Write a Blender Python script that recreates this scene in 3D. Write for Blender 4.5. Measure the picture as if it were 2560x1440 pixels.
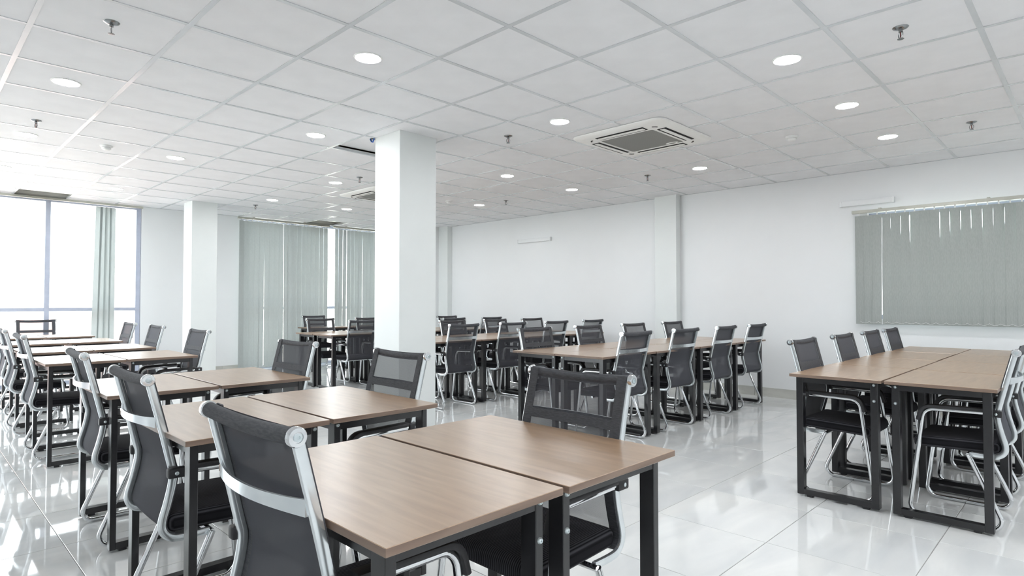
import bpy, bmesh, math, random
from mathutils import Vector, Matrix

for _o in list(bpy.data.objects):
    bpy.data.objects.remove(_o)
random.seed(7)
S = bpy.context.scene
COL = S.collection

# ------------------------------------------------------------------ camera
F_PX, YAW, PITCH, CAM_H = 1505.0, 0.795, 0.0235, 1.19
cam_d = bpy.data.cameras.new('camera')
cam_d.sensor_fit = 'HORIZONTAL'
cam_d.sensor_width = 36.0
cam_d.lens = F_PX / 2560.0 * 36.0
cam_d.clip_start = 0.02
cam_d.clip_end = 300
cam = bpy.data.objects.new('camera', cam_d)
cam.location = (0, 0, CAM_H)
cam.rotation_euler = (math.pi / 2 + PITCH, 0, -YAW)
COL.objects.link(cam)
S.camera = cam

# ------------------------------------------------------------------ world, exposure
SKY = 3.8
LAMP = 80.0
SUN = 4.0
w = bpy.data.worlds.new('overcast_sky')
w.use_nodes = True
S.world = w
bg = w.node_tree.nodes['Background']
bg.inputs[0].default_value = (0.93, 0.97, 1.0, 1)
bg.inputs[1].default_value = SKY
S.view_settings.view_transform = 'Standard'
S.view_settings.look = 'None'
S.view_settings.gamma = 1.0
S.view_settings.use_curve_mapping = False
S.view_settings.exposure = 1.1
sun_d = bpy.data.lights.new('sun', 'SUN')      # high sun behind the building: it lights the ground and facades outside
sun_d.energy = SUN
sun_d.angle = math.radians(3)
sun_d.color = (1.0, 0.97, 0.92)
sun = bpy.data.objects.new('sun', sun_d)
sun.rotation_euler = (math.radians(32), 0, 0)
COL.objects.link(sun)

# ------------------------------------------------------------------ dimensions (metres, camera stands at x=0 y=0)
T = 0.61                              # ceiling module
CZ = CAM_H + 2.458 * T                # ceiling height
GX, GY = 5.775 * T, 1.745 * T         # one ceiling grid node
XL, XR, YB, YF = -3.0, 7.70, -3.0, 10.78
LW0 = 6.3                             # the left-hand glazing starts here
SLAB = CZ + 0.28


def portal(name, loc, rot, sx, sy):
    d = bpy.data.lights.new(name, 'AREA')
    d.shape = 'RECTANGLE'
    d.size, d.size_y = sx, sy
    d.cycles.is_portal = True
    o = bpy.data.objects.new(name, d)
    o.location = loc
    o.rotation_euler = rot
    o['kind'] = 'helper'
    COL.objects.link(o)


portal('daylight_portal', ((XL + 2.62) / 2, YF + 0.12, CZ / 2), (-math.pi / 2, 0, 0), 2.62 - XL, CZ)
portal('daylight_portal', (XL - 0.12, (LW0 + YF - .3) / 2, CZ / 2), (0, -math.pi / 2, 0), CZ, YF - .3 - LW0)
portal('daylight_portal', (XR + 0.2, 0.68, 1.6), (0, math.pi / 2, 0), 1.22, 2.5)
portal('daylight_portal', (5.65, YF + 0.12, CZ / 2), (-math.pi / 2, 0, 0), 3.1, CZ)


# ------------------------------------------------------------------ materials
def srgb(r, g, b):
    f = lambda c: (c / 12.92 if c <= 0.04045 else ((c + 0.055) / 1.055) ** 2.4)
    return (f(r / 255), f(g / 255), f(b / 255), 1)


def mat(name, col, rough=0.5, metal=0.0, spec=0.5, coat=0.0):
    m = bpy.data.materials.new(name)
    m.use_nodes = True
    b = m.node_tree.nodes['Principled BSDF']
    b.inputs['Base Color'].default_value = col
    b.inputs['Roughness'].default_value = rough
    b.inputs['Metallic'].default_value = metal
    b.inputs['Specular IOR Level'].default_value = spec
    b.inputs['Coat Weight'].default_value = coat
    b.inputs['Coat Roughness'].default_value = 0.05
    return m


def nd(m, t, **kw):
    n = m.node_tree.nodes.new(t)
    for k, v in kw.items():
        setattr(n, k, v)
    return n


def lk(m, a, b):
    m.node_tree.links.new(a, b)


def P(m):
    return m.node_tree.nodes['Principled BSDF']


def noise_tint(m, c1, c2, scale, detail=4, stretch=(1, 1, 1), coord='Object', lo=0.35, hi=0.65, dist=0.0):
    tc = nd(m, 'ShaderNodeTexCoord')
    mp = nd(m, 'ShaderNodeMapping')
    mp.inputs['Scale'].default_value = stretch
    nz = nd(m, 'ShaderNodeTexNoise')
    nz.inputs['Scale'].default_value = scale
    nz.inputs['Detail'].default_value = detail
    nz.inputs['Distortion'].default_value = dist
    rp = nd(m, 'ShaderNodeValToRGB')
    rp.color_ramp.elements[0].position = lo
    rp.color_ramp.elements[1].position = hi
    rp.color_ramp.elements[0].color = c1
    rp.color_ramp.elements[1].color = c2
    lk(m, tc.outputs[coord], mp.inputs['Vector'])
    lk(m, mp.outputs[0], nz.inputs['Vector'])
    lk(m, nz.outputs['Fac'], rp.inputs['Fac'])
    lk(m, rp.outputs['Color'], P(m).inputs['Base Color'])
    return mp, nz, rp


def bump(m, tex_out, strength, dist=0.001):
    b = nd(m, 'ShaderNodeBump')
    b.inputs['Strength'].default_value = strength
    b.inputs['Distance'].default_value = dist
    lk(m, tex_out, b.inputs['Height'])
    lk(m, b.outputs[0], P(m).inputs['Normal'])


M = {}
M['wall'] = mat('white_wall_paint', srgb(236, 238, 238), 0.6, spec=0.3)
_, nz, _ = noise_tint(M['wall'], srgb(236, 238, 239), srgb(237, 239, 240), 3.0, coord='Object')
M['column'] = mat('white_column_paint', srgb(232, 236, 234), 0.5, spec=0.3)
noise_tint(M['column'], srgb(231, 235, 234), srgb(233, 237, 236), 3.0)
M['ceiling_tile'] = mat('ceiling_tile_white', srgb(240, 241, 243), 0.75, spec=0.2)
_, nz, _ = noise_tint(M['ceiling_tile'], srgb(238, 239, 241), srgb(242, 243, 245), 5.0)
M['grid'] = mat('ceiling_grid_white_metal', srgb(215, 219, 222), 0.25, spec=0.7)
noise_tint(M['grid'], srgb(213, 217, 220), srgb(217, 221, 224), 9)
M['slab'] = mat('bare_plenum_boards', srgb(150, 138, 84), 0.8)
noise_tint(M['slab'], srgb(176, 160, 112), srgb(206, 190, 146), 6.0)
M['floor'] = mat('polished_white_tile', srgb(236, 236, 233), 0.04, spec=0.8)
mp, nz, _ = noise_tint(M['floor'], srgb(212, 215, 216), srgb(232, 233, 231), 1.5, 6, (0.9, 2.6, 1), coord='Object', lo=0.3, hi=0.7, dist=0.8)
oi = nd(M['floor'], 'ShaderNodeObjectInfo')
cmb = nd(M['floor'], 'ShaderNodeVectorMath', operation='SCALE')
cmb.inputs[0].default_value = (31, 17, 9)
lk(M['floor'], oi.outputs['Random'], cmb.inputs['Scale'])
lk(M['floor'], cmb.outputs[0], mp.inputs['Location'])
M['grout'] = mat('grey_grout', srgb(140, 140, 138), 0.8)
noise_tint(M['grout'], srgb(132, 132, 130), srgb(148, 148, 146), 20)
M['skirting'] = mat('skirting_tile', srgb(196, 196, 190), 0.25)
noise_tint(M['skirting'], srgb(190, 190, 184), srgb(203, 203, 197), 4, 4, (1, 1, 3))

# laminate: long fine grain along local Y
m = M['laminate'] = mat('walnut_laminate', srgb(160, 132, 106), 0.34, spec=0.6, coat=0.75)
P(m).inputs['Coat Roughness'].default_value = 0.29
P(m).inputs['Coat IOR'].default_value = 1.65
mp, nz, rp = noise_tint(m, srgb(148, 117, 88), srgb(174, 145, 116), 5.0, 7, (9.0, 0.9, 1), lo=0.28, hi=0.72, dist=0.35)
e = rp.color_ramp.elements.new(0.5)
e.color = srgb(162, 132, 102)
oi = nd(m, 'ShaderNodeObjectInfo')
vm = nd(m, 'ShaderNodeVectorMath', operation='SCALE')
vm.inputs[0].default_value = (13, 29, 5)
lk(m, oi.outputs['Random'], vm.inputs['Scale'])
lk(m, vm.outputs[0], mp.inputs['Location'])
bump(m, nz.outputs['Fac'], 0.06)
M['edge'] = mat('brown_edge_band', srgb(128, 108, 94), 0.45)
noise_tint(M['edge'], srgb(120, 100, 87), srgb(136, 116, 102), 6, 4, (1, 1, 8))
M['black_metal'] = mat('black_powder_coat', srgb(26, 26, 29), 0.28, spec=0.7)
noise_tint(M['black_metal'], srgb(22, 22, 25), srgb(28, 28, 31), 40)
M['bolt'] = mat('zinc_bolt', srgb(205, 215, 218), 0.3, metal=0.8)
noise_tint(M['bolt'], srgb(198, 208, 211), srgb(212, 221, 224), 60)
M['chrome'] = mat('chrome', srgb(226, 228, 230), 0.10, metal=1.0)
noise_tint(M['chrome'], srgb(222, 224, 226), srgb(230, 232, 234), 25)
M['alu'] = mat('silver_painted_bar', srgb(222, 228, 230), 0.2, metal=0.85)
noise_tint(M['alu'], srgb(220, 226, 229), srgb(230, 235, 237), 20)
M['black_plastic'] = mat('black_plastic', srgb(38, 38, 41), 0.5)
noise_tint(M['black_plastic'], srgb(35, 35, 38), srgb(42, 42, 45), 30)

m = M['seat'] = mat('black_seat_fabric', srgb(30, 30, 34), 0.9, spec=0.2)
tc = nd(m, 'ShaderNodeTexCoord')
wv = nd(m, 'ShaderNodeTexWave', wave_type='BANDS', bands_direction='X')
wv.inputs['Scale'].default_value = 40
rp = nd(m, 'ShaderNodeValToRGB')
rp.color_ramp.elements[0].color = srgb(18, 18, 22)
rp.color_ramp.elements[1].color = srgb(74, 74, 79)
lk(m, tc.outputs['Object'], wv.inputs['Vector'])
lk(m, wv.outputs['Fac'], rp.inputs['Fac'])
lk(m, rp.outputs[0], P(m).inputs['Base Color'])
bump(m, wv.outputs['Fac'], 0.4, 0.002)

M['hem'] = mat('black_mesh_hem', srgb(58, 59, 62), 0.75, spec=0.3)
noise_tint(M['hem'], srgb(68, 69, 73), srgb(82, 83, 87), 60, 2, (1, 1, 6))

# open weave: a see-through screen fabric
m = M['mesh'] = mat('black_mesh_weave', srgb(80, 81, 87), 0.8, spec=0.2)
nt = m.node_tree
tr = nd(m, 'ShaderNodeBsdfTransparent')
mx = nd(m, 'ShaderNodeMixShader')
tc = nd(m, 'ShaderNodeTexCoord')
wv = nd(m, 'ShaderNodeTexWave', wave_type='BANDS', bands_direction='Z')
wv.inputs['Scale'].default_value = 90
mr = nd(m, 'ShaderNodeMapRange')
mr.inputs['To Min'].default_value = 0.85
mr.inputs['To Max'].default_value = 1.0
lk(m, tc.outputs['Object'], wv.inputs['Vector'])
lk(m, wv.outputs['Fac'], mr.inputs['Value'])
# the round threads close the holes of the weave for slanting rays, whatever ray it is
ge = nd(m, 'ShaderNodeNewGeometry')
dt = nd(m, 'ShaderNodeVectorMath', operation='DOT_PRODUCT')
ab = nd(m, 'ShaderNodeMath', operation='ABSOLUTE')
op = nd(m, 'ShaderNodeMapRange', interpolation_type='SMOOTHSTEP')
op.inputs['From Min'].default_value = 0.36
op.inputs['From Max'].default_value = 0.70
op.inputs['To Min'].default_value = 0.03
op.inputs['To Max'].default_value = 0.42
ml = nd(m, 'ShaderNodeMath', operation='MULTIPLY')
iv = nd(m, 'ShaderNodeMath', operation='SUBTRACT')
iv.inputs[0].default_value = 1.0
lk(m, ge.outputs['Normal'], dt.inputs[0])
lk(m, ge.outputs['Incoming'], dt.inputs[1])
lk(m, dt.outputs['Value'], ab.inputs[0])
lk(m, ab.outputs[0], op.inputs['Value'])
lk(m, op.outputs[0], ml.inputs[0])
lk(m, mr.outputs[0], ml.inputs[1])
lk(m, ml.outputs[0], iv.inputs[1])
lk(m, iv.outputs[0], mx.inputs['Fac'])
lk(m, tr.outputs[0], mx.inputs[1])
lk(m, P(m).outputs[0], mx.inputs[2])
lk(m, mx.outputs[0], nt.nodes['Material Output'].inputs['Surface'])

# blind slats: grey woven fabric that lets a little daylight glow through; far and bundled copies have backlight put into their paler colour
for key_, fac_ in (('slat', 0.15), ('backlit_slat', 0.42), ('backlit_bundle_slat', 0.75)):
    m = M[key_] = mat({'slat': 'grey_blind_fabric', 'backlit_slat': 'backlit_grey_blind_fabric', 'backlit_bundle_slat': 'backlit_bundle_blind_fabric'}[key_], srgb(172, 177, 174), 0.8, spec=0.2)
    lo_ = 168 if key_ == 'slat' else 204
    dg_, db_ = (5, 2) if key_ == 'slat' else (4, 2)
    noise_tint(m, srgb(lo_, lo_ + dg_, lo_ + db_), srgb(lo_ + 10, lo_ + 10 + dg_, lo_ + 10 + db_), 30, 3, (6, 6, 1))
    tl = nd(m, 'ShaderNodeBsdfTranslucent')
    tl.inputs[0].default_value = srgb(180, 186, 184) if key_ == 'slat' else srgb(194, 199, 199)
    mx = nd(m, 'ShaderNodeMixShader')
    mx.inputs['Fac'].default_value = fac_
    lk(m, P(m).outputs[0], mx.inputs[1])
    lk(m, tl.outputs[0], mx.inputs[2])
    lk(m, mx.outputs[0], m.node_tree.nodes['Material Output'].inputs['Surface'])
M['rail'] = mat('blind_rail_aluminium', srgb(186, 186, 176), 0.4, metal=0.3)
noise_tint(M['rail'], srgb(182, 182, 172), srgb(190, 190, 181), 15)
M['white_plastic'] = mat('white_plastic', srgb(236, 237, 236), 0.4)
noise_tint(M['white_plastic'], srgb(233, 234, 233), srgb(239, 240, 239), 12)
M['cream_plastic'] = mat('cream_plastic', srgb(244, 244, 242), 0.45)
noise_tint(M['cream_plastic'], srgb(243, 243, 240), srgb(246, 246, 243), 12)
M['frame'] = mat('blue_grey_window_frame', srgb(98, 112, 136), 0.4, metal=0.2)
noise_tint(M['frame'], srgb(180, 187, 204), srgb(188, 195, 212), 10)
M['void'] = mat('dark_slot', srgb(18, 18, 20), 0.8)
noise_tint(M['void'], srgb(16, 16, 18), srgb(21, 21, 23), 20)

m = M['grille'] = mat('grey_intake_grille', srgb(140, 141, 138), 0.6)
tc = nd(m, 'ShaderNodeTexCoord')
wv = nd(m, 'ShaderNodeTexWave', wave_type='BANDS', bands_direction='X')
wv.inputs['Scale'].default_value = 26
rp = nd(m, 'ShaderNodeValToRGB')
rp.color_ramp.elements[0].color = srgb(112, 112, 108)
rp.color_ramp.elements[1].color = srgb(160, 161, 158)
lk(m, tc.outputs['Object'], wv.inputs['Vector'])
lk(m, wv.outputs['Fac'], rp.inputs['Fac'])
lk(m, rp.outputs[0], P(m).inputs['Base Color'])
bump(m, wv.outputs['Fac'], 0.5, 0.003)

m = M['glass'] = bpy.data.materials.new('window_glass')
m.use_nodes = True
nt = m.node_tree
nt.nodes.clear()
out = nt.nodes.new('ShaderNodeOutputMaterial')
tr = nt.nodes.new('ShaderNodeBsdfTransparent')
tr.inputs[0].default_value = (0.96, 0.98, 0.98, 1)
gl = nt.nodes.new('ShaderNodeBsdfGlossy')
gl.inputs['Roughness'].default_value = 0.01
fr = nt.nodes.new('ShaderNodeFresnel')
fr.inputs[0].default_value = 1.3
mx = nt.nodes.new('ShaderNodeMixShader')
nt.links.new(fr.outputs[0], mx.inputs[0])
nt.links.new(tr.outputs[0], mx.inputs[1])
nt.links.new(gl.outputs[0], mx.inputs[2])
nt.links.new(mx.outputs[0], out.inputs[0])

m = M['lamp'] = bpy.data.materials.new('lit_diffuser')
m.use_nodes = True
nt = m.node_tree
nt.nodes.clear()
out = nt.nodes.new('ShaderNodeOutputMaterial')
em = nt.nodes.new('ShaderNodeEmission')
em.inputs[0].default_value = (0.97, 0.985, 1.0, 1)
em.inputs[1].default_value = LAMP
nt.links.new(em.outputs[0], out.inputs[0])

M['bulb'] = mat('red_glass_bulb', srgb(100, 34, 32), 0.2)
noise_tint(M['bulb'], srgb(94, 30, 28), srgb(108, 38, 36), 50)
M['steel'] = mat('dull_steel', srgb(150, 152, 154), 0.22, metal=1.0)
noise_tint(M['steel'], srgb(142, 144, 146), srgb(158, 160, 162), 40)
M['blue_wire'] = mat('blue_cable', srgb(40, 100, 190), 0.5)
noise_tint(M['blue_wire'], srgb(35, 92, 180), srgb(46, 108, 200), 30)
M['pink'] = mat('pink_render', srgb(150, 112, 108), 0.9)
noise_tint(M['pink'], srgb(196, 168, 164), srgb(206, 180, 176), 0.5)
M['pale'] = mat('pale_render', srgb(225, 222, 214), 0.9)
noise_tint(M['pale'], srgb(220, 217, 209), srgb(230, 227, 219), 0.4)
M['far_window'] = mat('far_window_grey', srgb(96, 104, 112), 0.3)
noise_tint(M['far_window'], srgb(90, 98, 106), srgb(102, 110, 118), 0.6)
M['ground'] = mat('pale_ground', srgb(170, 168, 160), 0.9)
noise_tint(M['ground'], srgb(200, 198, 190), srgb(214, 212, 204), 0.2)


# ------------------------------------------------------------------ mesh helpers
class MB:
    """collects shapes for one mesh object"""

    def __init__(self):
        self.v, self.f, self.mi, self.sm = [], [], [], []

    def add(self, vs, fs, mi=0, smooth=False):
        b = len(self.v)
        self.v += [tuple(p) for p in vs]
        self.f += [tuple(b + i for i in f) for f in fs]
        self.mi += [mi] * len(fs)
        self.sm += [smooth] * len(fs)
        return self

    def box(self, x0, x1, y0, y1, z0, z1, mi=0):
        return self.add([(x0, y0, z0), (x1, y0, z0), (x1, y1, z0), (x0, y1, z0),
                         (x0, y0, z1), (x1, y0, z1), (x1, y1, z1), (x0, y1, z1)],
                        [(0, 3, 2, 1), (4, 5, 6, 7), (0, 1, 5, 4), (1, 2, 6, 5), (2, 3, 7, 6), (3, 0, 4, 7)], mi)

    def bevbox(self, x0, x1, y0, y1, z0, z1, r, seg=2, mi=0, smooth=True):
        bm = bmesh.new()
        bmesh.ops.create_cube(bm, size=1)
        for v in bm.verts:
            v.co = Vector(((x0 + x1) / 2 + v.co.x * (x1 - x0), (y0 + y1) / 2 + v.co.y * (y1 - y0), (z0 + z1) / 2 + v.co.z * (z1 - z0)))
        bmesh.ops.bevel(bm, geom=list(bm.edges) + list(bm.verts), offset=r, segments=seg, profile=0.5, affect='EDGES')
        bm.verts.index_update()
        self.add([v.co for v in bm.verts], [[v.index for v in f.verts] for f in bm.faces], mi, smooth)
        bm.free()
        return self

    def lathe(self, prof, n=24, axis='z', at=(0, 0, 0), mi=0, smooth=True, cap=True):
        """prof: list of (radius, height)"""
        vs, fs = [], []
        for r, h in prof:
            for k in range(n):
                a = 2 * math.pi * k / n
                c, s = r * math.cos(a), r * math.sin(a)
                p = (c, s, h) if axis == 'z' else ((h, c, s) if axis == 'x' else (s, h, c))
                vs.append((p[0] + at[0], p[1] + at[1], p[2] + at[2]))
        for i in range(len(prof) - 1):
            for k in range(n):
                k2 = (k + 1) % n
                fs.append((i * n + k, i * n + k2, (i + 1) * n + k2, (i + 1) * n + k))
        if cap:
            fs.append(tuple(reversed(range(n))))
            fs.append(tuple((len(prof) - 1) * n + k for k in range(n)))
        return self.add(vs, fs, mi, smooth)

    def sweep(self, path, section, mi=0, smooth=True, side=Vector((1, 0, 0))):
        """path of Vectors lying in a plane with normal `side`; section: list of (along side, along normal)"""
        n = len(section)
        vs, fs = [], []
        for i, p in enumerate(path):
            t = (path[min(i + 1, len(path) - 1)] - path[max(i - 1, 0)]).normalized()
            nn = side.cross(t).normalized()
            for a, b in section:
                vs.append(p + side * a + nn * b)
        for i in range(len(path) - 1):
            for k in range(n):
                k2 = (k + 1) % n
                fs.append((i * n + k, (i + 1) * n + k, (i + 1) * n + k2, i * n + k2))
        fs.append(tuple(range(n)))
        fs.append(tuple(reversed([(len(path) - 1) * n + k for k in range(n)])))
        return self.add(vs, fs, mi, smooth)

    def mesh(self, name, mats):
        me = bpy.data.meshes.new(name)
        me.from_pydata(self.v, [], self.f)
        for x in (mats if isinstance(mats, (list, tuple)) else [mats]):
            me.materials.append(x)
        me.polygons.foreach_set('material_index', self.mi)
        me.polygons.foreach_set('use_smooth', self.sm)
        me.update()
        bm = bmesh.new()
        bm.from_mesh(me)
        bmesh.ops.recalc_face_normals(bm, faces=bm.faces)
        bm.to_mesh(me)
        bm.free()
        if any(self.sm):
            try:
                me.set_sharp_from_angle(angle=math.radians(40))
            except Exception:
                pass
        return me


def link(name, data, parent=None, loc=(0, 0, 0), rz=0.0):
    o = bpy.data.objects.new(name, data)
    COL.objects.link(o)
    if parent is not None:
        o.parent = parent
    o.location = loc
    o.rotation_euler = (0, 0, rz)
    return o


def build(mb, name, mats, parent=None, loc=(0, 0, 0), rz=0.0):
    return link(name, mb.mesh(name, mats), parent, loc, rz)


def tag(o, label=None, cat=None, group=None, kind=None):
    if label: o['label'] = label
    if cat: o['category'] = cat
    if group: o['group'] = group
    if kind: o['kind'] = kind
    return o


def copy_tree(o, parent=None):
    c = o.copy()
    COL.objects.link(c)
    c.parent = parent
    for ch in o.children:
        copy_tree(ch, c)
    return c


def circ(r, n=10):
    return [(r * math.cos(2 * math.pi * k / n), r * math.sin(2 * math.pi * k / n)) for k in range(n)]


def rrect(a, b, r, n=3):
    """rounded rectangle section, half sizes a (side) and b (normal)"""
    out = []
    for cx, cy, a0 in ((a - r, b - r, 0), (-a + r, b - r, 90), (-a + r, -b + r, 180), (a - r, -b + r, 270)):
        for k in range(n):
            t = math.radians(a0 + 90 * k / (n - 1))
            out.append((cx + r * math.cos(t), cy + r * math.sin(t)))
    return out


def fillet(pts, radii, seg=6):
    """polyline with rounded corners; pts Vectors"""
    out = [pts[0]]
    for i in range(1, len(pts) - 1):
        p, a, b = pts[i], pts[i - 1], pts[i + 1]
        d1, d2 = (a - p).normalized(), (b - p).normalized()
        ang = d1.angle(d2)
        r = radii[i - 1] if isinstance(radii, (list, tuple)) else radii
        if r <= 0 or ang > math.pi - 0.02:
            out.append(p)
            continue
        tl = r / math.tan(ang / 2)
        c = p + (d1 + d2).normalized() * (r / math.sin(ang / 2))
        s, e = p + d1 * tl - c, p + d2 * tl - c
        tot = s.angle(e)
        ax = s.cross(e).normalized()
        for k in range(seg + 1):
            out.append(c + Matrix.Rotation(tot * k / seg, 3, ax) @ s)
    out.append(pts[-1])
    return out


def smooth_path(pts, per=5):
    out = []
    n = len(pts)
    for i in range(n - 1):
        p0, p1, p2, p3 = pts[max(i - 1, 0)], pts[i], pts[i + 1], pts[min(i + 2, n - 1)]
        for k in range(per):
            t = k / per
            out.append(0.5 * ((2 * p1) + (p2 - p0) * t + (2 * p0 - 5 * p1 + 4 * p2 - p3) * t * t + (3 * p1 - p0 - 3 * p2 + p3) * t ** 3))
    out.append(pts[-1])
    return out


def project(x, y, z):
    cy, sy, cp, sp = math.cos(YAW), math.sin(YAW), math.cos(PITCH), math.sin(PITCH)
    f = Vector((sy * cp, cy * cp, sp))
    r = Vector((cy, -sy, 0))
    u = r.cross(f)
    q = Vector((x, y, z - CAM_H))
    d = q.dot(f)
    if d < 0.05:
        return None
    return 1280 + F_PX * q.dot(r) / d, 720 - F_PX * q.dot(u) / d


# ------------------------------------------------------------------ the setting: floor
b = MB().box(XL - 0.3, XR + 0.3, YB - 0.3, YF + 0.3, -0.12, -0.0015)
floor = tag(build(b, 'floor', M['grout']), 'polished white marble-look tiled floor', kind='structure')
FP, FX0, FY0 = 0.61, 3.03, 1.21
tm = MB()
g = FP / 2 - 0.0016
tm.add([(-g, -g, -0.0014), (g, -g, -0.0014), (g, g, -0.0014), (-g, g, -0.0014),
        (-g + .0012, -g + .0012, 0), (g - .0012, -g + .0012, 0), (g - .0012, g - .0012, 0), (-g + .0012, g - .0012, 0)],
       [(4, 5, 6, 7), (0, 1, 5, 4), (1, 2, 6, 5), (2, 3, 7, 6), (3, 0, 4, 7)])
tile_me = tm.mesh('floor_tile', M['floor'])
cand, rest = [], MB()
for i in range(-11, 9):
    for j in range(-8, 17):
        cx, cy = FX0 + (i + 0.5) * FP, FY0 + (j + 0.5) * FP
        if cx < XL - 0.2 or cx > XR + 0.25 or cy < YB - 0.2 or cy > YF + 0.25:
            continue
        pr = [project(cx + a, cy + c, 0) for a in (-.3, .3) for c in (-.3, .3)]
        vis = all(p is not None for p in pr) and max(p[0] for p in pr) > -60 and min(p[0] for p in pr) < 2620 and min(p[1] for p in pr) < 1500
        if vis:
            cand.append((math.hypot(cx, cy), cx, cy))
        else:
            rest.add([(cx + p[0], cy + p[1], p[2]) for p in tm.v], tm.f)
cand.sort()
for k, (d, cx, cy) in enumerate(cand):
    if k < 290:
        link('floor_tile', tile_me, floor, (cx, cy, 0))
    else:
        rest.add([(cx + p[0], cy + p[1], p[2]) for p in tm.v], tm.f)
tag(build(rest, 'floor_tiles', M['floor'], floor), kind='stuff')

# ------------------------------------------------------------------ ceiling
b = MB().box(XL - 0.3, XR + 0.3, YB - 0.3, YF + 0.3, SLAB, SLAB + 0.2)
ceiling = tag(build(b, 'ceiling', M['slab']), 'white suspended ceiling of square lay-in tiles', kind='structure')


def gx(j): return GX + j * T
def gy(i): return GY + i * T


hs = (T - 0.008) / 2
ct = MB().box(-hs, hs, -hs, hs, 0.0035, 0.0155)
ct_me = ct.mesh('ceiling_tile', M['ceiling_tile'])
J0, J1, I0, I1 = -11, 7, -7, 16


def cell_rect(j, i):
    x0, x1 = max(gx(j), XL), min(gx(j + 1), XR)
    y0, y1 = max(gy(i), YB), min(gy(i + 1), YF)
    return x0, x1, y0, y1


HOLES = {(-4, 15), (3, 15)}
COLX0, COLX1, COLY0, COLY1 = 3.04, 3.44, 4.35, 4.74
ctiles = []
crest = MB()
for j in range(J0, J1):
    for i in range(I0, I1):
        if (j, i) in HOLES or (j, i) == (-1, 6):
            continue
        if gx(j + 1) <= XL + 0.02 or gy(i + 1) <= YB + 0.02:
            continue
        x0, x1, y0, y1 = cell_rect(j, i)
        cx, cy = (x0 + x1) / 2, (y0 + y1) / 2
        p = project(cx, cy, CZ)
        vis = p is not None and -300 < p[0] < 2860 and -350 < p[1]
        full = (x1 - x0 > T - 0.01) and (y1 - y0 > T - 0.01)
        if (j, i) == (-1, 5):     # cell cut round the column
            continue
        if vis and full:
            link('ceiling_tile', ct_me, ceiling, (cx, cy, CZ))
        elif vis:
            bb = MB().box(x0 + .004 - cx, x1 - .004 - cx, y0 + .004 - cy, y1 - .004 - cy, .0035, .0155)
            build(bb, 'ceiling_tile', M['ceiling_tile'], ceiling, (cx, cy, CZ))
        else:
            crest.box(x0 + .004, x1 - .004, y0 + .004, y1 - .004, CZ + .0035, CZ + .0155)
tag(build(crest, 'ceiling_tiles', M['ceiling_tile'], ceiling), kind='stuff')
# tile notched round the column
x0, x1, y0, y1 = cell_rect(-1, 5)
bb = MB()
z0, z1 = CZ + .0035, CZ + .0155
bb.box(x0 + .004, COLX0 - .003, y0 + .004, y1 - .004, z0, z1)
bb.box(COLX1 + .003, x1 - .004, y0 + .004, y1 - .004, z0, z1)
bb.box(COLX0 - .003, COLX1 + .003, y0 + .004, COLY0 - .003, z0, z1)
build(bb, 'ceiling_tile', M['ceiling_tile'], ceiling)
# lifted tile behind the column, its near strip broken away
x0, x1, y0, y1 = cell_rect(-1, 6)
bb = MB()
pts = [(x0 + .01, y0 + .16), (x0 + .10, y0 + .20), (x0 + .20, y0 + .215), (x1 - .01, y0 + .23), (x1 - .01, y1 - .005), (x0 + .01, y1 - .005)]
n = len(pts)
bb.add([(a, c, CZ + .045) for a, c in pts] + [(a, c, CZ + .057) for a, c in pts],
       [tuple(range(n))[::-1], tuple(range(n, 2 * n))] + [(k, (k + 1) % n, n + (k + 1) % n, n + k) for k in range(n)])
tag(build(bb, 'ceiling_tile', M['ceiling_tile'], ceiling), 'lifted ceiling tile with a broken edge')
bb = MB()
pts = [(x0 + .012, y0 + .012), (x0 + .09, y0 + .012), (x0 + .115, y0 + .11), (x0 + .03, y0 + .15), (x0 + .012, y0 + .10)]
n = len(pts)
bb.add([(a, c, CZ + .003) for a, c in pts] + [(a, c, CZ + .014) for a, c in pts],
       [tuple(range(n))[::-1], tuple(range(n, 2 * n))] + [(k, (k + 1) % n, n + (k + 1) % n, n + k) for k in range(n)])
tag(build(bb, 'ceiling_tile', M['ceiling_tile'], ceiling), 'torn white corner of a ceiling tile')
cab = MB()
cab.sweep([Vector((x0 + .18, y0 + .06 + .02 * k, CZ + .03 + .03 * math.sin(k * 1.1))) for k in range(9)], circ(.007, 8))
tag(build(cab, 'loose_cable', M['blue_wire']), 'blue cable in the open ceiling gap beside the column', 'cable')

BW = 0.0135
for j in range(J0, J1 + 1):
    if XL + .02 < gx(j) < XR - .02:
        bb = MB()
        if j in (-4, -3, 3, 4):
            bb.box(-BW, BW, YB, gy(15) if False else YF - .02, 0, .003)
        else:
            bb.box(-BW, BW, YB, YF - .02, 0, .003)
        bb.box(-.002, .002, YB, YF - .02, .003, .03)
        build(bb, 'grid_bar', M['grid'], ceiling, (gx(j), 0, CZ))
for i in range(I0, I1 + 1):
    if YB + .02 < gy(i) < YF - .02:
        bb = MB()
        bb.box(XL, XR - .02, -BW, BW, .0004, .003)
        bb.box(XL, XR - .02, -.002, .002, .003, .03)
        build(bb, 'grid_bar', M['grid'], ceiling, (0, gy(i), CZ))
for x0, x1, y0, y1 in ((XL, XR, YF - .025, YF), (XR - .022, XR, YB, YF)):
    build(MB().box(x0, x1, y0, y1, CZ, CZ + .003).box(x0, x1, y1 - .002, y1, CZ, CZ + .03) if y1 - y0 < .1 else
          MB().box(x0, x1, y0, y1, CZ, CZ + .003).box(x1 - .002, x1, y0, y1, CZ, CZ + .03), 'wall_angle', M['grid'], ceiling)

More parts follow.
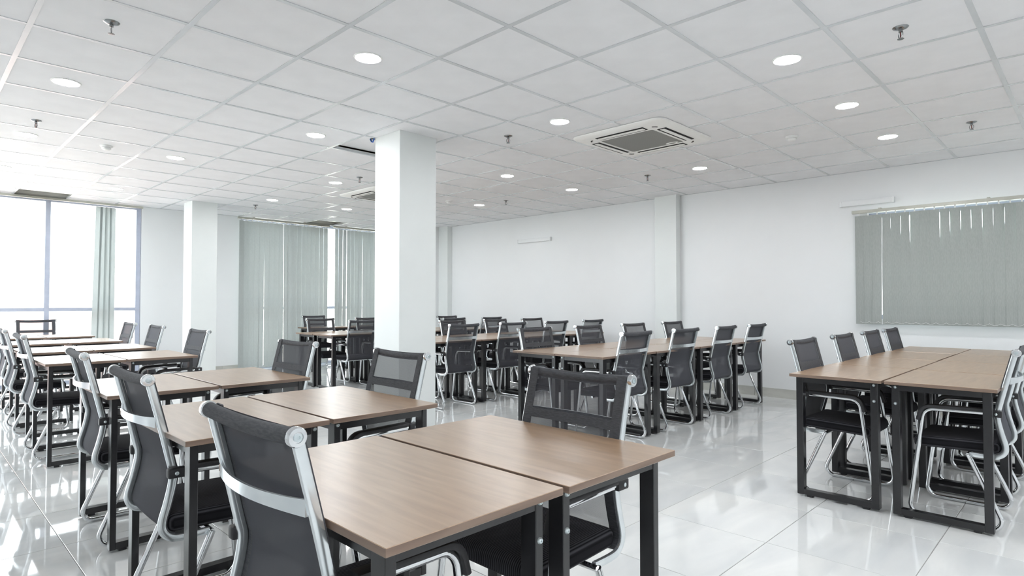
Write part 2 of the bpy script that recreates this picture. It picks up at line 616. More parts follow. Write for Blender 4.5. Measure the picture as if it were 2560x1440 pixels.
# ------------------------------------------------------------------ walls
b = MB()
b.box(2.665, 4.19, YF, YF + 0.2, 0, SLAB)
b.box(7.22, XR + .2, 9.5, YF + 0.2, 0, SLAB)
b.box(XL - .2, 2.665, YF, YF + .2, CZ, SLAB)
b.box(4.19, 7.22, YF, YF + .2, CZ, SLAB)
wall_far = tag(build(b, 'wall_far', M['wall']), 'white far wall between the glazing and the floor-length blinds', kind='structure')
WY0, WY1, WZ0, WZ1 = -0.60, 1.90, 1.00, 2.205
b = MB()
b.box(XR, XR + .2, YB - .2, WY0, 0, SLAB)
b.box(XR, XR + .2, WY1, 9.5, 0, SLAB)
b.box(XR, XR + .2, WY0, WY1, 0, WZ0)
b.box(XR, XR + .2, WY0, WY1, WZ1, SLAB)
tag(build(b, 'wall_right', M['wall']), 'long plain white side wall with a blind-covered window', kind='structure')
b = MB().box(XL - .2, XR + .2, YB - .2, YB, 0, SLAB)
tag(build(b, 'wall_back', M['wall']), kind='structure')
b = MB()
b.box(XL - .2, XL, YB, YF + .2, CZ, SLAB)
b.box(XL - .2, XL, YB, LW0, 0, CZ)
b.box(XL - .2, XL, YF - .3, YF + .2, 0, CZ)
tag(build(b, 'wall_left', M['wall']), kind='structure')

for (x0, x1, y0, y1, lab) in (
        (COLX0, COLX1, COLY0, COLY1, 'free-standing square white column in the middle of the room'),
        (3.02, 3.38, 9.59, 9.95, 'white column against the far wall beside the window'),
        (7.58, XR, 4.23, 4.57, 'shallow white pilaster on the side wall near the blind'),
        (7.58, XR, 9.22, 9.5, 'shallow white pilaster in the far corner')):
    bb = MB().bevbox(x0, x1, y0, y1, 0.0, SLAB, .003, 1, smooth=False)
    tag(build(bb, 'column', M['column']), lab, kind='structure')

# skirting tiles
sk = MB().box(0, .01, 0, .606, 0, .112).mesh('skirting_tile', M['skirting'])
base_r = tag(link('baseboard_right', None), kind='structure')
y = -2.9
while y < 9.1:
    if not (4.0 < y < 4.57 or y + .61 > 4.23 and y < 4.23):
        link('skirting_tile', sk, base_r, (XR - .01, y, 0))
    y += .61
build(MB().box(XR - .01, XR, 3.81, 4.23, 0, .112), 'skirting_tile', M['skirting'], base_r)
build(MB().box(7.57, XR, 4.22, 4.58, 0, .112), 'skirting_tile', M['skirting'], base_r)
base_f = tag(link('baseboard_far', None), kind='structure')
for xx in (2.68, 3.29, 3.90):
    build(MB().box(xx, min(xx + .606, 4.185), YF - .01, YF, 0, .1), 'skirting_tile', M['skirting'], base_f)


# ------------------------------------------------------------------ windows
def window(name, along, a0, a1, fixed, z0, z1, stiles, transoms, out_sign, label=None, t=0.06, d=0.07):
    """frame members and panes; along = 'x' or 'y'"""
    root = tag(link(name, None), label, kind='structure')

    def bx(p0, p1, q0, q1, f0, f1):
        return MB().box(p0, p1, f0, f1, q0, q1) if along == 'x' else MB().box(f0, f1, p0, p1, q0, q1)
    f0, f1 = sorted((fixed, fixed + out_sign * d))
    for s in stiles:
        build(bx(s - t / 2, s + t / 2, z0, z1, f0, f1), 'window_stile', M['frame'], root)
    zs = [z0] + transoms + [z1]
    for zz in zs:
        c0, c1 = (zz, zz + .05) if zz == z0 else ((zz - .05, zz) if zz == z1 else (zz - .025, zz + .025))
        for s0, s1 in zip(stiles[:-1], stiles[1:]):
            build(bx(s0 + t / 2, s1 - t / 2, c0, c1, f0 + .005, f1 - .005), 'window_rail', M['frame'], root)
    gm = (f0 + f1) / 2
    for s0, s1 in zip(stiles[:-1], stiles[1:]):
        for za, zb in zip(zs[:-1], zs[1:]):
            build(bx(s0 + t / 2 - .004, s1 - t / 2 + .004, za + .02, zb - .02, gm - .003, gm + .003), 'pane', M['glass'], root)
    return root


window('window_1', 'x', XL, 2.66, YF + .02, 0, CZ, [XL + .03, -1.85, -.75, .40, 1.49, 2.627], [1.083], 1,
       'tall blown-out window wall with blue-grey frames at the far left')
window('window_2', 'x', 4.19, 7.22, YF + .06, 0, CZ, [4.22, 5.15, 6.17, 7.19], [1.083], 1, 'tall glazing behind the grey far blinds')
window('window_3', 'y', WY0, WY1, XR + .10, WZ0, WZ1, [WY0 + .03, .65, WY1 - .03], [], 1, 'wide window behind the grey wall blind')
window('window_4', 'y', LW0, YF - .3, XL - .10, 0, CZ, [LW0 + .03 + k * (YF - .36 - LW0) / 5 for k in range(6)], [1.083], -1)

# ------------------------------------------------------------------ outside
tag(build(MB().box(-90, 120, -60, 140, -9.2, -9.0), 'ground', M['ground']), 'pale ground far below the windows', kind='structure')
tag(build(MB().box(-12, 3.7, 15.0, 15.25, -9, 0.92).box(-12, 3.7, 15.25, 22, -9, -.2), 'neighbour_terrace', M['pink']),
    'hazy pink terrace wall outside the left window', 'building')
nb = link('neighbour_building', None, None, (0, 46, -9))
tag(nb, 'washed-out distant building seen through the left window', 'building')
build(MB().box(-20, 30, 0, 10, 0, 12.6), 'wall', M['pale'], nb)
build(MB().box(-20.3, 30.3, -.3, 10.3, 12.6, 12.9), 'roof', M['pale'], nb)
fw = MB().box(-.45, .45, -.05, .03, -.55, .55).mesh('far_window', M['far_window'])
for fl in (3.2, 6.9, 10.6):
    for k in range(18):
        link('window', fw, nb, (-18 + 2.1 * k, 0, fl))


# ------------------------------------------------------------------ tables
def table_mesh(leg_w):
    """0.5 (x) by 0.8 (y) table; frames in the x-z plane at both short ends"""
    R = {}
    R['top'] = MB().bevbox(-.2485, .2485, -.399, .399, .732, .75, .0012, 1, smooth=False)
    me = R['top'].mesh('tabletop', [M['laminate'], M['edge']])
    for p in me.polygons:
        if abs(p.normal.z) < .6:
            p.material_index = 1
    R['tabletop'] = me
    R['leg'] = MB().bevbox(-leg_w / 2, leg_w / 2, -.025, .025, .012, .732, .002, 1, smooth=False).mesh('leg', M['black_metal'])
    xi = .25 - .028
    R['bottom_rail'] = MB().box(-xi + leg_w, xi - leg_w, -.022, .022, .013, .046).mesh('bottom_rail', M['black_metal'])
    R['top_rail'] = MB().box(-xi + leg_w, xi - leg_w, -.022, .022, .697, .7315).mesh('top_rail', M['black_metal'])
    yi = .40 - .042
    R['side_rail'] = MB().box(-.0115, .0115, -yi + .05, yi - .05, .697, .7315).mesh('side_rail', M['black_metal'])
    R['foot'] = MB().bevbox(-.017, .017, -.017, .017, .0, .013, .002, 1, smooth=False).mesh('foot_pad', M['black_plastic'])
    R['bolt'] = MB().lathe([(.0085, 0), (.0085, -.002), (.0055, -.006), (.0025, -.0065), (.0022, -.004)], 12, 'y').mesh('bolt', M['bolt'])
    return R, leg_w, xi, yi


TM_NARROW = table_mesh(.026)
TM_WIDE = table_mesh(.039)


def table(x, y, rz, bolt_side, label, group, tm):
    """bolt_side: -1/+1 local x of the legs that carry bolts"""
    R, lw, xi, yi = tm
    t = link('folding_table' if False else 'work_table', None, None, (x, y, 0), rz)
    tag(t, label, 'table', group)
    link('tabletop', R['tabletop'], t)
    for sy in (-1, 1):
        for sx in (-1, 1):
            lx, ly = sx * (xi - lw / 2), sy * (yi - .025)
            leg = link('leg', R['leg'], t, (lx, ly, 0))
            if sx == bolt_side:
                for z in (.716, .625):
                    bo = link('bolt', R['bolt'], leg, (0, sy * .025, z))
                    if sy > 0:
                        bo.rotation_euler = (0, 0, math.pi)
            link('foot_pad', R['foot'], t, (sx * (xi - lw - .03), ly, 0))
        link('bottom_rail', R['bottom_rail'], t, (0, sy * (yi - .025), 0))
        link('top_rail', R['top_rail'], t, (0, sy * (yi - .025), 0))
    for sx in (-1, 1):
        link('side_rail', R['side_rail'], t, (sx * (xi - .0125), 0, 0))
    return t


ORD = ['nearest', 'second nearest', 'third nearest', 'fourth nearest', 'fifth nearest', 'sixth nearest', 'farthest']
LEFT = [(0.615, 0.92), (0.640, 2.07), (0.69, 3.325), (0.735, 5.35), (0.76, 6.60), (0.79, 7.97), (0.80, 9.40)]
for k, (x0, y0) in enumerate(LEFT):
    dx = (1.022 if k == 0 else 1.03)
    table(x0 + .25, y0 + .40, 0, 1, f'left half of the {ORD[k]} walnut table pair in the window row', 'walnut table pairs in the left row', TM_NARROW)
    table(x0 + .25 + .512, y0 + .40 + (.0 if k else -.006), 0, -1, f'right half of the {ORD[k]} walnut table pair in the window row', 'walnut table pairs in the left row', TM_NARROW)

NTH = ['first', 'second', 'third', 'fourth']
BLOCKS = {
    'R': (3.865, .385, 4, 2, 'the block below the wall blind'),
    'M': (3.935, 2.845, 4, 2, 'the middle table block'),
    'N': (4.02, 5.23, 4, 2, 'the block behind the middle one'),
    'O': (4.04, 7.34, 4, 2, 'the far block behind the column'),
    'P': (4.92, 9.60, 2, 1, 'the last row by the far blinds')}
for key, (x0, y0, nx, ny, txt) in BLOCKS.items():
    for r in range(ny):
        side = ('near' if r == 0 else 'far') + ' side'
        for c in range(nx):
            jx, jy = random.uniform(-.003, .003), random.uniform(-.004, .004)
            xx, yy = x0 + .40 + c * .812 + jx, y0 + .25 + r * .508 + jy
            if ny == 1:
                lab = f'{NTH[c]} walnut table from the left in {txt}'
            else:
                lab = f'{NTH[c]} walnut table from the left, {side} of {txt}'
            # local x -> world y ; rotate +90 deg: local +x -> +y
            table(xx, yy, math.pi / 2, (1 if r == 0 else -1), lab, 'walnut tables in pushed-together blocks', TM_WIDE)


# ------------------------------------------------------------------ chairs  (local +y is forward)
def make_chair():
    root = link('mesh_chair', None)
    tag(root, 'chair', 'chair', 'black mesh chairs with chrome sled legs')
    prof = smooth_path([Vector((0, a, z)) for a, z in ((-.238, .940), (-.194, .765), (-.166, .645), (-.158, .610), (-.162, .565), (-.176, .503), (-.190, .450),
                                                       (-.187, .416), (-.164, .391), (-.127, .383), (-.04, .383))], 5)
    sec = rrect(.0075, .0125, .005)
    for s in (-1, 1):
        build(MB().sweep([p + Vector((s * .214, 0, 0)) for p in prof], sec), 'back_bar', M['alu'], root)
    # fabric sheets follow the bars, a little in front of them
    def normal(i):
        t = (prof[min(i + 1, len(prof) - 1)] - prof[max(i - 1, 0)]).normalized()
        n = Vector((1, 0, 0)).cross(t)
        return n if n.y > 0 or abs(n.y) < .3 else -n
    def sheet(i0, i1, xs, off, thick=0.0):
        vs, fs = [], []
        nx_ = len(xs)
        for i in range(i0, i1):
            n = normal(i)
            for xx in xs:
                sag = .004 * (1 - (xx / .2) ** 2)
                vs.append(prof[i] + n * (off - sag) + Vector((xx, 0, 0)))
        for i in range(i1 - i0 - 1):
            for k in range(nx_ - 1):
                fs.append((i * nx_ + k, i * nx_ + k + 1, (i + 1) * nx_ + k + 1, (i + 1) * nx_ + k))
        if thick:
            nv = len(vs)
            for i in range(i0, i1):
                n = normal(i)
                for xx in xs:
                    sag = .004 * (1 - (xx / .2) ** 2)
                    vs.append(prof[i] + n * (off + thick - sag) + Vector((xx, 0, 0)))
            fs2 = [tuple(nv + q for q in reversed(f)) for f in fs]
            rows = i1 - i0
            for i in range(rows - 1):
                a, c = i * nx_, (i + 1) * nx_
                fs2 += [(a, c, nv + c, nv + a), (a + nx_ - 1, nv + a + nx_ - 1, nv + c + nx_ - 1, c + nx_ - 1)]
            for k in range(nx_ - 1):
                fs2 += [(k, nv + k, nv + k + 1, k + 1)]
                a = (rows - 1) * nx_
                fs2 += [(a + k, a + k + 1, nv + a + k + 1, nv + a + k)]
            fs = fs + fs2
        return MB().add(vs, fs, 0, True)
    n_p = len(prof)
    build(sheet(0, n_p - 6, [-.179 + .358 * k / 8 for k in range(9)], .010), 'back_mesh', M['mesh'], root)
    for s in (-1, 1):
        xs = sorted([s * .177, s * .1955, s * .2135])
        build(sheet(0, n_p - 8, xs, .0125, .004), 'mesh_hem', M['hem'], root)
    # darker sewn band across the back in front of the cross bar
    bv = MB()
    i_b = min(range(n_p), key=lambda i: abs(prof[i].z - .782) + (0 if prof[i].z > .5 else 9))
    yb = lambda z: -.238 + (.940 - z) * (.044 / .175)
    rows = [.765, .775, .785, .798]
    xs = [-.179 + .358 * k / 8 for k in range(9)]
    vs, fs = [], []
    for off in (.012, .016):
        for z in rows:
            for xx in xs:
                vs.append((xx, yb(z) + off - .004 * (1 - (xx / .2) ** 2), z + off * .25))
    nx_, nr = 9, len(rows)
    for q in range(2):
        for i in range(nr - 1):
            for k in range(nx_ - 1):
                a = q * nx_ * nr + i * nx_ + k
                fs.append((a, a + 1, a + nx_ + 1, a + nx_))
    for k in range(nx_ - 1):
        o2 = nx_ * nr
        fs.append((k, k + 1, o2 + k + 1, o2 + k))
        a = (nr - 1) * nx_ + k
        fs.append((a, a + 1, o2 + a + 1, o2 + a))
    build(MB().add(vs, fs, 0, True), 'back_band', M['hem'], root)
    # fabric roll over the top edge, slightly sagging in the middle
    path = [Vector((xx, -.240, .930 - .007 * (1 - (xx / .215) ** 2) ** 1)) for xx in [-.215 + .43 * k / 12 for k in range(13)]]
    build(MB().sweep(path, [(a * 1.0, c) for a, c in circ(.0175, 14)], side=Vector((0, 1, 0))), 'top_roll', M['hem'], root)
    for s in (-1, 1):
        cp = build(MB().lathe([(.0175, 0), (.0205, .003), (.0205, .013), (.0185, .0165), (.011, .0168), (.0105, .0145)], 20, 'x'), 'end_cap', M['chrome'], root, (s * .214, -.240, .930))
        bo = build(MB().lathe([(.0085, .0145), (.0085, .0175), (.004, .0180), (.0035, .0160)], 12, 'x'), 'bolt', M['bolt'], cp)
        if s < 0:
            cp.rotation_euler = (0, 0, math.pi)
    # chrome cross bar bowing backwards
    path = []
    for k in range(15):
        xx = -.212 + .424 * k / 14
        q = 1 - (xx / .212) ** 2
        path.append(Vector((xx, -.212 - .034 * q, .785)))
    vs, fs = [], []
    for p in path:
        e = abs(p.x) / .212
        h = .0135 + .004 * e ** 3
        for dy, dz in ((-.003, -h), (.003, -h), (.003, h), (-.003, h)):
            vs.append(p + Vector((0, dy, dz)))
    for i in range(14):
        for k in range(4):
            k2 = (k + 1) % 4
            fs.append((i * 4 + k, i * 4 + k2, (i + 1) * 4 + k2, (i + 1) * 4 + k))
    fs += [(0, 1, 2, 3), (56, 57, 58, 59)]
    build(MB().add(vs, fs, 0, True), 'cross_bar', M['alu'], root)
    # seat cushion
    st = MB().bevbox(-.205, .205, -.172, .215, .398, .462, .024, 4)
    for i, v in enumerate(st.v):
        x, y, z = v
        crown = .010 * max(0, 1 - (x / .2) ** 2) * max(0, 1 - ((y - .02) / .2) ** 2) if z > .43 else 0
        drop = -.020 * max(0, (y - .10) / .115) ** 2
        st.v[i] = (x, y, z + crown + drop)
    build(st, 'seat', M['seat'], root)
    build(MB().box(-.17, .17, -.11, .15, .388, .3985), 'seat_plate', M['black_plastic'], root)
    # sled legs: arm, front post, floor run, rear diagonal
    for s in (-1, 1):
        xx = s * .232
        pts = [Vector((xx, a, z)) for a, z in ((-.150, .612), (.158, .605), (.236, .0125), (-.196, .0125), (-.035, .384))]
        pth = fillet(pts, [.055, .055, .05], 7)
        build(MB().sweep(pth, circ(.0115, 10)), 'sled_leg', M['chrome'], root)
        pts = [Vector((xx, a, z)) for a, z in ((-.118, .627), (.163, .621), (.186, .540))]
        pth = fillet(pts, [.055], 8)
        arm = build(MB().sweep(pth, rrect(.0215, .0095, .007)), 'armrest', M['black_plastic'], root)
        cl = build(MB().bevbox(-.016, .016, -.029, .029, -.017, .017, .006, 2), 'arm_clamp', M['black_plastic'], root, (xx + s * .002, -.152, .612))
        bo = build(MB().lathe([(.0065, 0), (.0065, .002), (.004, .0035)], 10, 'x'), 'bolt', M['bolt'], cl, (s * .0158, -.004, 0))
        if s < 0:
            bo.rotation_euler = (0, 0, math.pi)
    # tubes under the seat between the two sides
    for yy, zz in ((-.035, .380), (.10, .380)):
        w_ = .232 if yy < 0 else .17
        build(MB().sweep([Vector((-w_ + 2 * w_ * k / 4, yy, zz)) for k in range(5)], circ(.0105, 8), side=Vector((0, 1, 0))), 'seat_tube', M['chrome'], root)
    return root


proto = make_chair()
_used = [False]


def chair(x, y, heading, label, group):
    """x,y: middle of the top roll; heading: direction the chair faces, degrees from +x"""
    rz = math.radians(heading - 90)
    o = proto if not _used[0] else copy_tree(proto)
    _used[0] = True
    off = Matrix.Rotation(rz, 3, 'Z') @ Vector((0, .240, 0))
    o.location = (x + off.x, y + off.y, 0)
    o.rotation_euler = (0, 0, rz)
    tag(o, label, 'chair', group)
    return o


GL = 'black mesh chairs at the left row of tables'
LC = [(.537, 1.335, 1.0), (.585, 2.49, 0), (.635, 3.70, -2), (.655, 5.93, 0), (.665, 7.155, 0), (.715, 8.36, 1)]
RC = [(1.706, 1.34, 180), (1.778, 2.53, 179), (1.785, 3.66, 182), (1.905, 5.80, 180), (1.930, 7.16, 180), (1.965, 8.37, 180)]
for k, (x, y, h) in enumerate(LC):
    chair(x, y, h, f'black mesh chair on the left of the {ORD[k]} table pair in the window row', GL)
for k, (x, y, h) in enumerate(RC):
    chair(x, y, h, f'black mesh chair on the right of the {ORD[k]} table pair in the window row', GL)
chair(1.345, 10.60, 270, 'black mesh chair standing against the bright window behind the farthest left table', GL)

GB = 'black mesh chairs around the table blocks'
rows = [
    ('R', 'far', [(4.26, 1.445, 270), (5.12, 1.445, 270), (5.90, 1.445, 270), (6.54, 1.435, 270)]),
    ('R', 'near', [(4.215, .318, 90), (5.05, .318, 90), (5.86, .32, 90), (6.70, .318, 90)]),
    ('M', 'near', [(4.33, 2.785, 90), (5.167, 2.785, 89), (6.0, 2.78, 91), (6.79, 2.785, 90)]),
    ('M', 'far', [(4.31, 3.92, 268), (5.16, 3.925, 270), (6.02, 3.925, 269), (6.92, 3.93, 269)]),
    ('N', 'near', [(4.475, 5.14, 91), (5.265, 5.14, 90), (6.085, 5.14, 90), (6.88, 5.14, 90)]),
    ('N', 'far', [(4.45, 6.32, 270), (5.275, 6.31, 269), (6.09, 6.32, 270), (6.88, 6.32, 269)]),
    ('O', 'near', [(4.485, 7.26, 90), (5.28, 7.26, 90), (6.11, 7.26, 90), (6.92, 7.26, 90)]),
    ('O', 'far', [(4.46, 8.43, 270), (5.28, 8.43, 270), (6.10, 8.43, 270), (6.93, 8.44, 270)]),
    ('P', 'far', [(5.31, 10.28, 270)])]
for key, side, lst in rows:
    txt = BLOCKS[key][4]
    for k, (x, y, h) in enumerate(lst):
        if key == 'P':
            lab = f'lone black mesh chair behind {txt}'
        else:
            lab = f'{NTH[k]} black mesh chair from the left, {side} side of {txt}'
        chair(x, y, h, lab, GB)


# ------------------------------------------------------------------ vertical blinds
def slat_mesh(w_, h, fabric='slat', twist=0.0):
    vs, fs = [], []
    n = 4
    zs = [0.0, .06, .12, .2, .3, .4, .55, 1.0] if twist else [0.0, 1.0]
    for q in zs:
        a = twist * max(0.0, 1 - abs(q - .09) / .36) if q < .5 else 0.0
        for off in (0, .0012):
            for k in range(n + 1):
                xx = -w_ / 2 + w_ * k / n
                yy = -.003 * (1 - (2 * xx / w_) ** 2) + off
                vs.append((xx * math.cos(a) - yy * math.sin(a), xx * math.sin(a) + yy * math.cos(a), -h * q))
    m1 = n + 1
    for r in range(len(zs) - 1):
        o, p_ = r * 2 * m1, (r + 1) * 2 * m1
        for k in range(n):
            fs += [(o + k, o + k + 1, p_ + k + 1, p_ + k), (o + m1 + k, p_ + m1 + k, p_ + m1 + k + 1, o + m1 + k + 1)]
        fs += [(o, p_, p_ + m1, o + m1), (o + n, o + m1 + n, p_ + m1 + n, p_ + n)]
    e_ = (len(zs) - 1) * 2 * m1
    for k in range(n):
        fs += [(k, m1 + k, m1 + k + 1, k + 1), (e_ + k, e_ + k + 1, e_ + m1 + k + 1, e_ + m1 + k)]
    return MB().add(vs, fs, 0, True).mesh('slat', M[fabric])


PITCH_S = .0882


def vertical_blind(origin, rz, n, ztop, zbot, label, group, tilts, fabric='slat', rail=True, skip=(), sway=(), twisted=()):
    """slats march along local +x; fabric hangs at local y=0"""
    root = link('vertical_blind', None, None, origin, rz)
    tag(root, label, 'blind', group)
    sm_ = slat_mesh(.092, ztop - zbot, fabric)
    tw_ = [slat_mesh(.092, ztop - zbot, fabric, t_) for t_ in (.34, .46, -.40, -.50)] if twisted else []
    L_ = n * PITCH_S
    if rail:
        build(MB().bevbox(-.03, L_ + .03, -.019, .019, ztop + .028, ztop + .062, .003, 1, smooth=False), 'head_rail', M['rail'], root)
        k = .25
        while k < L_:
            build(MB().box(k - .012, k + .012, -.022, .06, ztop + .058, ztop + .072), 'bracket', M['rail'], root)
            k += .95
    hk = MB().box(-.006, .006, -.002, .002, -.004, .03).mesh('slat_hanger', M['white_plastic'])
    for i in range(n):
        if i in skip:
            continue
        s = link('slat', tw_[i % 2 + (2 if i < 14 else 0)] if i in twisted else sm_, root, ((i + .5) * PITCH_S, 0, ztop))
        s.rotation_euler = (0, (sway[i] if i in sway else 0) if isinstance(sway, dict) else 0, tilts(i))
        if rail:
            link('slat_hanger', hk, root, ((i + .5) * PITCH_S, 0, ztop))
    # scalloped bead chain along the bottom
    ch = MB()
    for i in range(n - 1):
        if i in skip or i + 1 in skip:
            continue
        x0_ = (i + .5) * PITCH_S
        pth = [Vector((x0_ + PITCH_S * k / 6, -.012, zbot + .030 - .018 * (1 - (2 * k / 6 - 1) ** 2))) for k in range(7)]
        ch.sweep(pth, circ(.0016, 5), side=Vector((0, 1, 0)))
    build(ch, 'bead_chain', M['white_plastic'], root)
    return root


rnd = random.Random(3)
# side-wall blind: local +x runs towards -y (to the right in view); room side is local -y = world -x
tl = [0.10 + rnd.uniform(-.05, .06) for _ in range(40)]
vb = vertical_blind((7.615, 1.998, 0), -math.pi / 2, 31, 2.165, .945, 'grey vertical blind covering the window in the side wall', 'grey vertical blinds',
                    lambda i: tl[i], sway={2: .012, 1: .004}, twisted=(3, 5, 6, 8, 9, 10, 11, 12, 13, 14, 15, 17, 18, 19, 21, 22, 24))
# far blinds
tl2 = [0.07 + rnd.uniform(-.03, .03) for _ in range(60)]
tl2[9] = .17
tl2[10] = -.10
vertical_blind((4.125, 10.675, 0), 0, 19, CZ - .075, .03, 'floor-length grey vertical blind on the far wall, left of the bright gap', 'grey vertical blinds', lambda i: tl2[i], 'backlit_slat', sway={9: -.004, 4: .003})
tl3 = [0.07 + rnd.uniform(-.03, .03) for _ in range(60)]
tl3[0], tl3[1], tl3[2] = .26, .10, .22
vertical_blind((5.945, 10.675, 0), 0, 14, CZ - .075, .03, 'floor-length grey vertical blind on the far wall, right of the bright gap', 'grey vertical blinds', lambda i: tl3[i], 'backlit_slat', sway={1: .004, 2: .006, 6: .005})
# drawn-back stack of slats at the left glazing
st = link('vertical_blind', None, None, (2.03, 10.66, 0))
tag(st, 'pale backlit vertical blind drawn back into a bundle between two window frames', 'blind', 'grey vertical blinds')
sm_ = slat_mesh(.092, CZ - .075 - .03, 'backlit_bundle_slat')
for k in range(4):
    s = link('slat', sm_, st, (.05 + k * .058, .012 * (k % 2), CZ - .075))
    s.rotation_euler = (0, .020 * (1 - k / 3), .15 + .10 * k)
build(MB().bevbox(-2.2, .62, -.019, .019, CZ - .045, CZ - .012, .003, 1, smooth=False), 'head_rail', M['rail'], st)


# ------------------------------------------------------------------ ceiling fittings
def lights():
    ring = MB().lathe([(.074, .000), (.074, -.004), (.078, -.0065), (.084, -.0055), (.087, -.001), (.087, .0005)], 40, cap=False)
    ring_me = ring.mesh('trim_ring', M['white_plastic'])
    dif_me = MB().lathe([(.0742, -.001), (.0742, -.0030), (.06, -.0042), (.02, -.0046)], 40).mesh('diffuser', M['lamp'])
    lines = {-4.5: ('leftmost line of downlights', [6.5, 9.5, 12.5]),
             -2.5: ('second line of downlights from the left', [3.5, 9.5, 13.5]),
             -1.5: ('line of downlights just left of the column', [.5, 6.5]),
             .5: ('line of downlights right of the column', [.5, 3.5, 9.5, 12.5]),
             2.5: ('line of downlights through the air conditioner', [.5, 6.5, 12.5]),
             4.5: ('line of downlights nearest the blind wall', [.5, 3.5, 6.5, 9.5, 12.5])}
    for j, (txt, lst) in lines.items():
        for k, i in enumerate(lst):
            t = link('downlight', None, None, (gx(j), gy(i), CZ + .0035))
            o_ = ['nearest', 'second', 'third', 'fourth', 'fifth'][k] if k < len(lst) - 1 or len(lst) == 1 else 'farthest'
            tag(t, f'round lit ceiling downlight, {o_} in the {txt}', 'downlight', 'recessed ceiling downlights')
            link('trim_ring', ring_me, t)
            link('diffuser', dif_me, t)
    # others behind the camera keep the same rhythm
    for nj, j in enumerate((-8.5, -6.5, -4.5, -2.5, .5, 2.5, 4.5)):
        for i in (-5.5, -2.5):
            t = link('downlight', None, None, (gx(j), gy(i), CZ + .0035))
            o_ = ['first', 'second', 'third', 'fourth', 'fifth', 'sixth', 'seventh'][nj]
            tag(t, f"round lit downlight behind the viewer, {o_} from the left in the {'nearer' if i > -4 else 'farther'} row", 'downlight', 'recessed ceiling downlights')
            link('trim_ring', ring_me, t)
            link('diffuser', dif_me, t)


lights()


def sprinklers():
    plate = MB().lathe([(.009, -.014), (.020, -.012), (.036, -.005), (.040, .0005)], 28).mesh('escutcheon', M['steel'])
    body = MB()
    body.lathe([(.008, -.010), (.010, -.018), (.010, -.026), (.006, -.027)], 14)
    for s in (-1, 1):
        pth = smooth_path([Vector((s * .008, 0, -.024)), Vector((s * .0155, 0, -.034)), Vector((s * .0155, 0, -.048)), Vector((s * .004, 0, -.062))], 4)
        body.sweep(pth, circ(.0026, 6), side=Vector((0, 1, 0)))
    body_me = body.mesh('yoke', M['steel'])
    defl = MB().lathe([(.005, -.060), (.0165, -.0635), (.0165, -.065), (.004, -.066)], 16).mesh('deflector', M['steel'])
    bul = MB().lathe([(.0018, -.026), (.003, -.030), (.003, -.052), (.0018, -.060)], 8).mesh('bulb', M['bulb'])
    lst = [(.777, 3.775, 'nearest one at the upper left'), (.773, 6.27, 'beside a downlight at the left edge'),
           (3.865, 6.36, 'behind and left of the column'), (3.845, 9.33, 'near the far wall above the left blind'),
           (3.84, 3.815, 'just right of the column top'), (6.20, 3.83, 'between the air conditioner and the pilaster'),
           (6.275, 6.28, 'above the far end of the side wall'), (3.816, .765, 'nearest one at the upper right'),
           (6.25, .757, 'above the window blind at the right')]
    for x, y, txt in lst:
        t = link('fire_sprinkler', None, None, (x, y, CZ + .0035), random.uniform(0, 3))
        tag(t, f'chrome ceiling fire sprinkler, {txt}', 'sprinkler', 'ceiling fire sprinklers')
        link('escutcheon', plate, t)
        link('yoke', body_me, t)
        link('deflector', defl, t)
        link('bulb', bul, t)


sprinklers()


def detectors():
    base = MB().lathe([(.050, -.014), (.052, -.010), (.052, .0005)], 28).mesh('base', M['white_plastic'])
    dome = MB().lathe([(.018, -.044), (.030, -.040), (.038, -.032), (.040, -.026), (.034, -.024), (.034, -.019), (.044, -.017), (.046, -.013)], 28).mesh('sensor_dome', M['white_plastic'])
    for x, y, txt in ((1.376, 6.81, 'at the left near the window'), (5.652, 1.99, 'at the right beyond the air conditioner'), (5.70, 6.90, 'in the middle above the side wall')):
        t = link('smoke_detector', None, None, (x, y, CZ + .0035))
        tag(t, f'white round smoke detector on the ceiling {txt}', 'detector', 'ceiling smoke detectors')
        link('base', base, t)
        link('sensor_dome', dome, t)


detectors()


def rsq(h, r, n=8):
    out = []
    for cx, cy, a0 in ((h - r, h - r, 0), (-h + r, h - r, 90), (-h + r, -h + r, 180), (h - r, -h + r, 270)):
        for k in range(n):
            t = math.radians(a0 + 90 * k / (n - 1))
            out.append((cx + r * math.cos(t), cy + r * math.sin(t)))
    return out


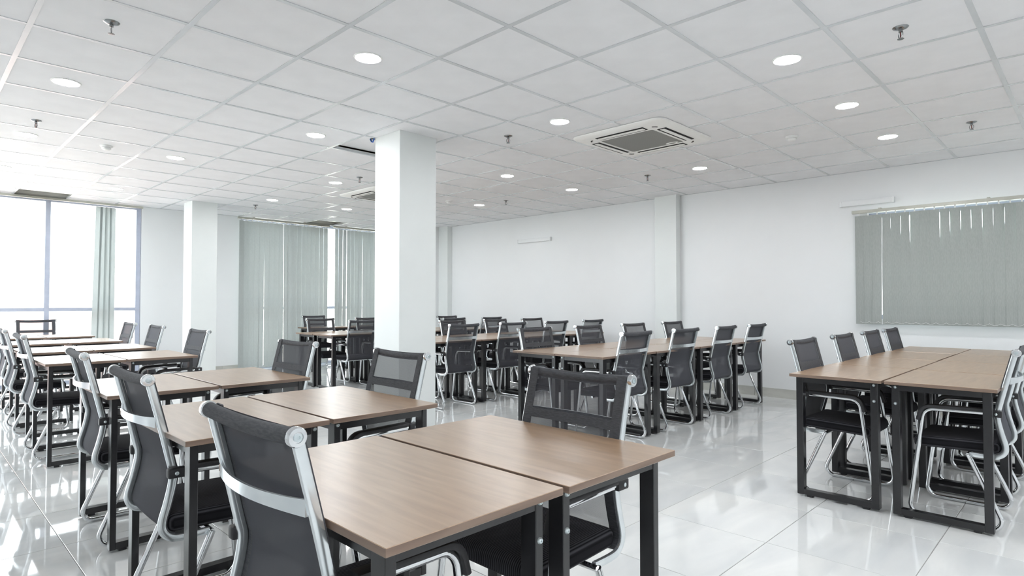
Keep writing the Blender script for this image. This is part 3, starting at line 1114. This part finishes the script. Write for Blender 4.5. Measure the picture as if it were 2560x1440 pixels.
def air_con(x, y, label):
    t = link('cassette_air_conditioner', None, None, (x, y, CZ))
    tag(t, label, 'air conditioner', 'ceiling cassette air conditioners')
    b_ = MB()
    loops = [(rsq(.470, .085), .001), (rsq(.470, .085), -.008), (rsq(.460, .080), -.018), (rsq(.400, .085), -.028), (rsq(.270, .02), -.030), (rsq(.270, .02), -.022)]
    n_ = len(loops[0][0])
    vs = [(p[0], p[1], z) for l, z in loops for p in l]
    fs = []
    for i in range(len(loops) - 1):
        for k in range(n_):
            k2 = (k + 1) % n_
            fs.append((i * n_ + k, i * n_ + k2, (i + 1) * n_ + k2, (i + 1) * n_ + k))
    b_.add(vs, fs, 0, True)
    build(b_, 'panel', M['cream_plastic'], t)
    build(MB().box(-.27, .27, -.27, .27, -.028, -.022), 'intake_grille', M['grille'], t)
    for k in range(4):
        rz = k * math.pi / 2
        slot = build(MB().box(-.245, .245, .300, .385, -.0318, -.024), 'air_slot', M['void'], t, (0, 0, 0), rz)
        build(MB().bevbox(-.236, .236, .322, .364, -.0365, -.0315, .002, 1, smooth=False), 'louver', M['cream_plastic'], slot)
        crn = MB()
        pth = [Vector((.29 + .055 * math.cos(a), .29 + .055 * math.sin(a), -.0305)) for a in [math.radians(20 + 50 * q / 5) for q in range(6)]]
        crn.sweep(pth, [(.0015, .006), (-.0015, .006), (-.0015, -.006), (.0015, -.006)], side=Vector((0, 0, 1)))
        build(crn, 'corner_slit', M['void'], t, (0, 0, 0), rz)
    ind = build(MB().lathe([(.05, -.027), (.05, -.032), (.046, -.033)], 24), 'indicator_panel', M['cream_plastic'], t, (.235, -.17, 0))
    ind.scale = (.5, 1.25, 1)
    d_ = build(MB().lathe([(.03, -.033), (.03, -.0338)], 20), 'receiver_window', M['grille'], ind)
    return t


air_con(4.745, 2.985, 'white four-way ceiling cassette air conditioner with a grey grille, the nearer one')
air_con(4.745, 7.15, 'cream ceiling cassette air conditioner half hidden behind the column')


def trunk(y0, y1, z0, z1, label):
    t = link('wall_light', None, None, (XR, (y0 + y1) / 2, (z0 + z1) / 2))
    t.name = 'cable_cover_box'
    tag(t, label, 'cover box', 'slim white boxes on the side wall')
    h = (y1 - y0) / 2
    v = (z1 - z0) / 2
    build(MB().bevbox(-.045, 0, -h + .012, h - .012, -v, v, .004, 2), 'cover', M['wall'], t)
    for s in (-1, 1):
        build(MB().bevbox(-.049, 0, -.012, .012, -v - .003, v + .003, .003, 1), 'end_piece', M['wall'], t, (0, s * (h - .012), 0))


trunk(1.62, 2.17, 2.295, 2.352, 'slim white box on the wall above the window blind')
trunk(6.61, 7.385, 2.228, 2.288, 'slim white box on the bare side wall between the two pilasters')
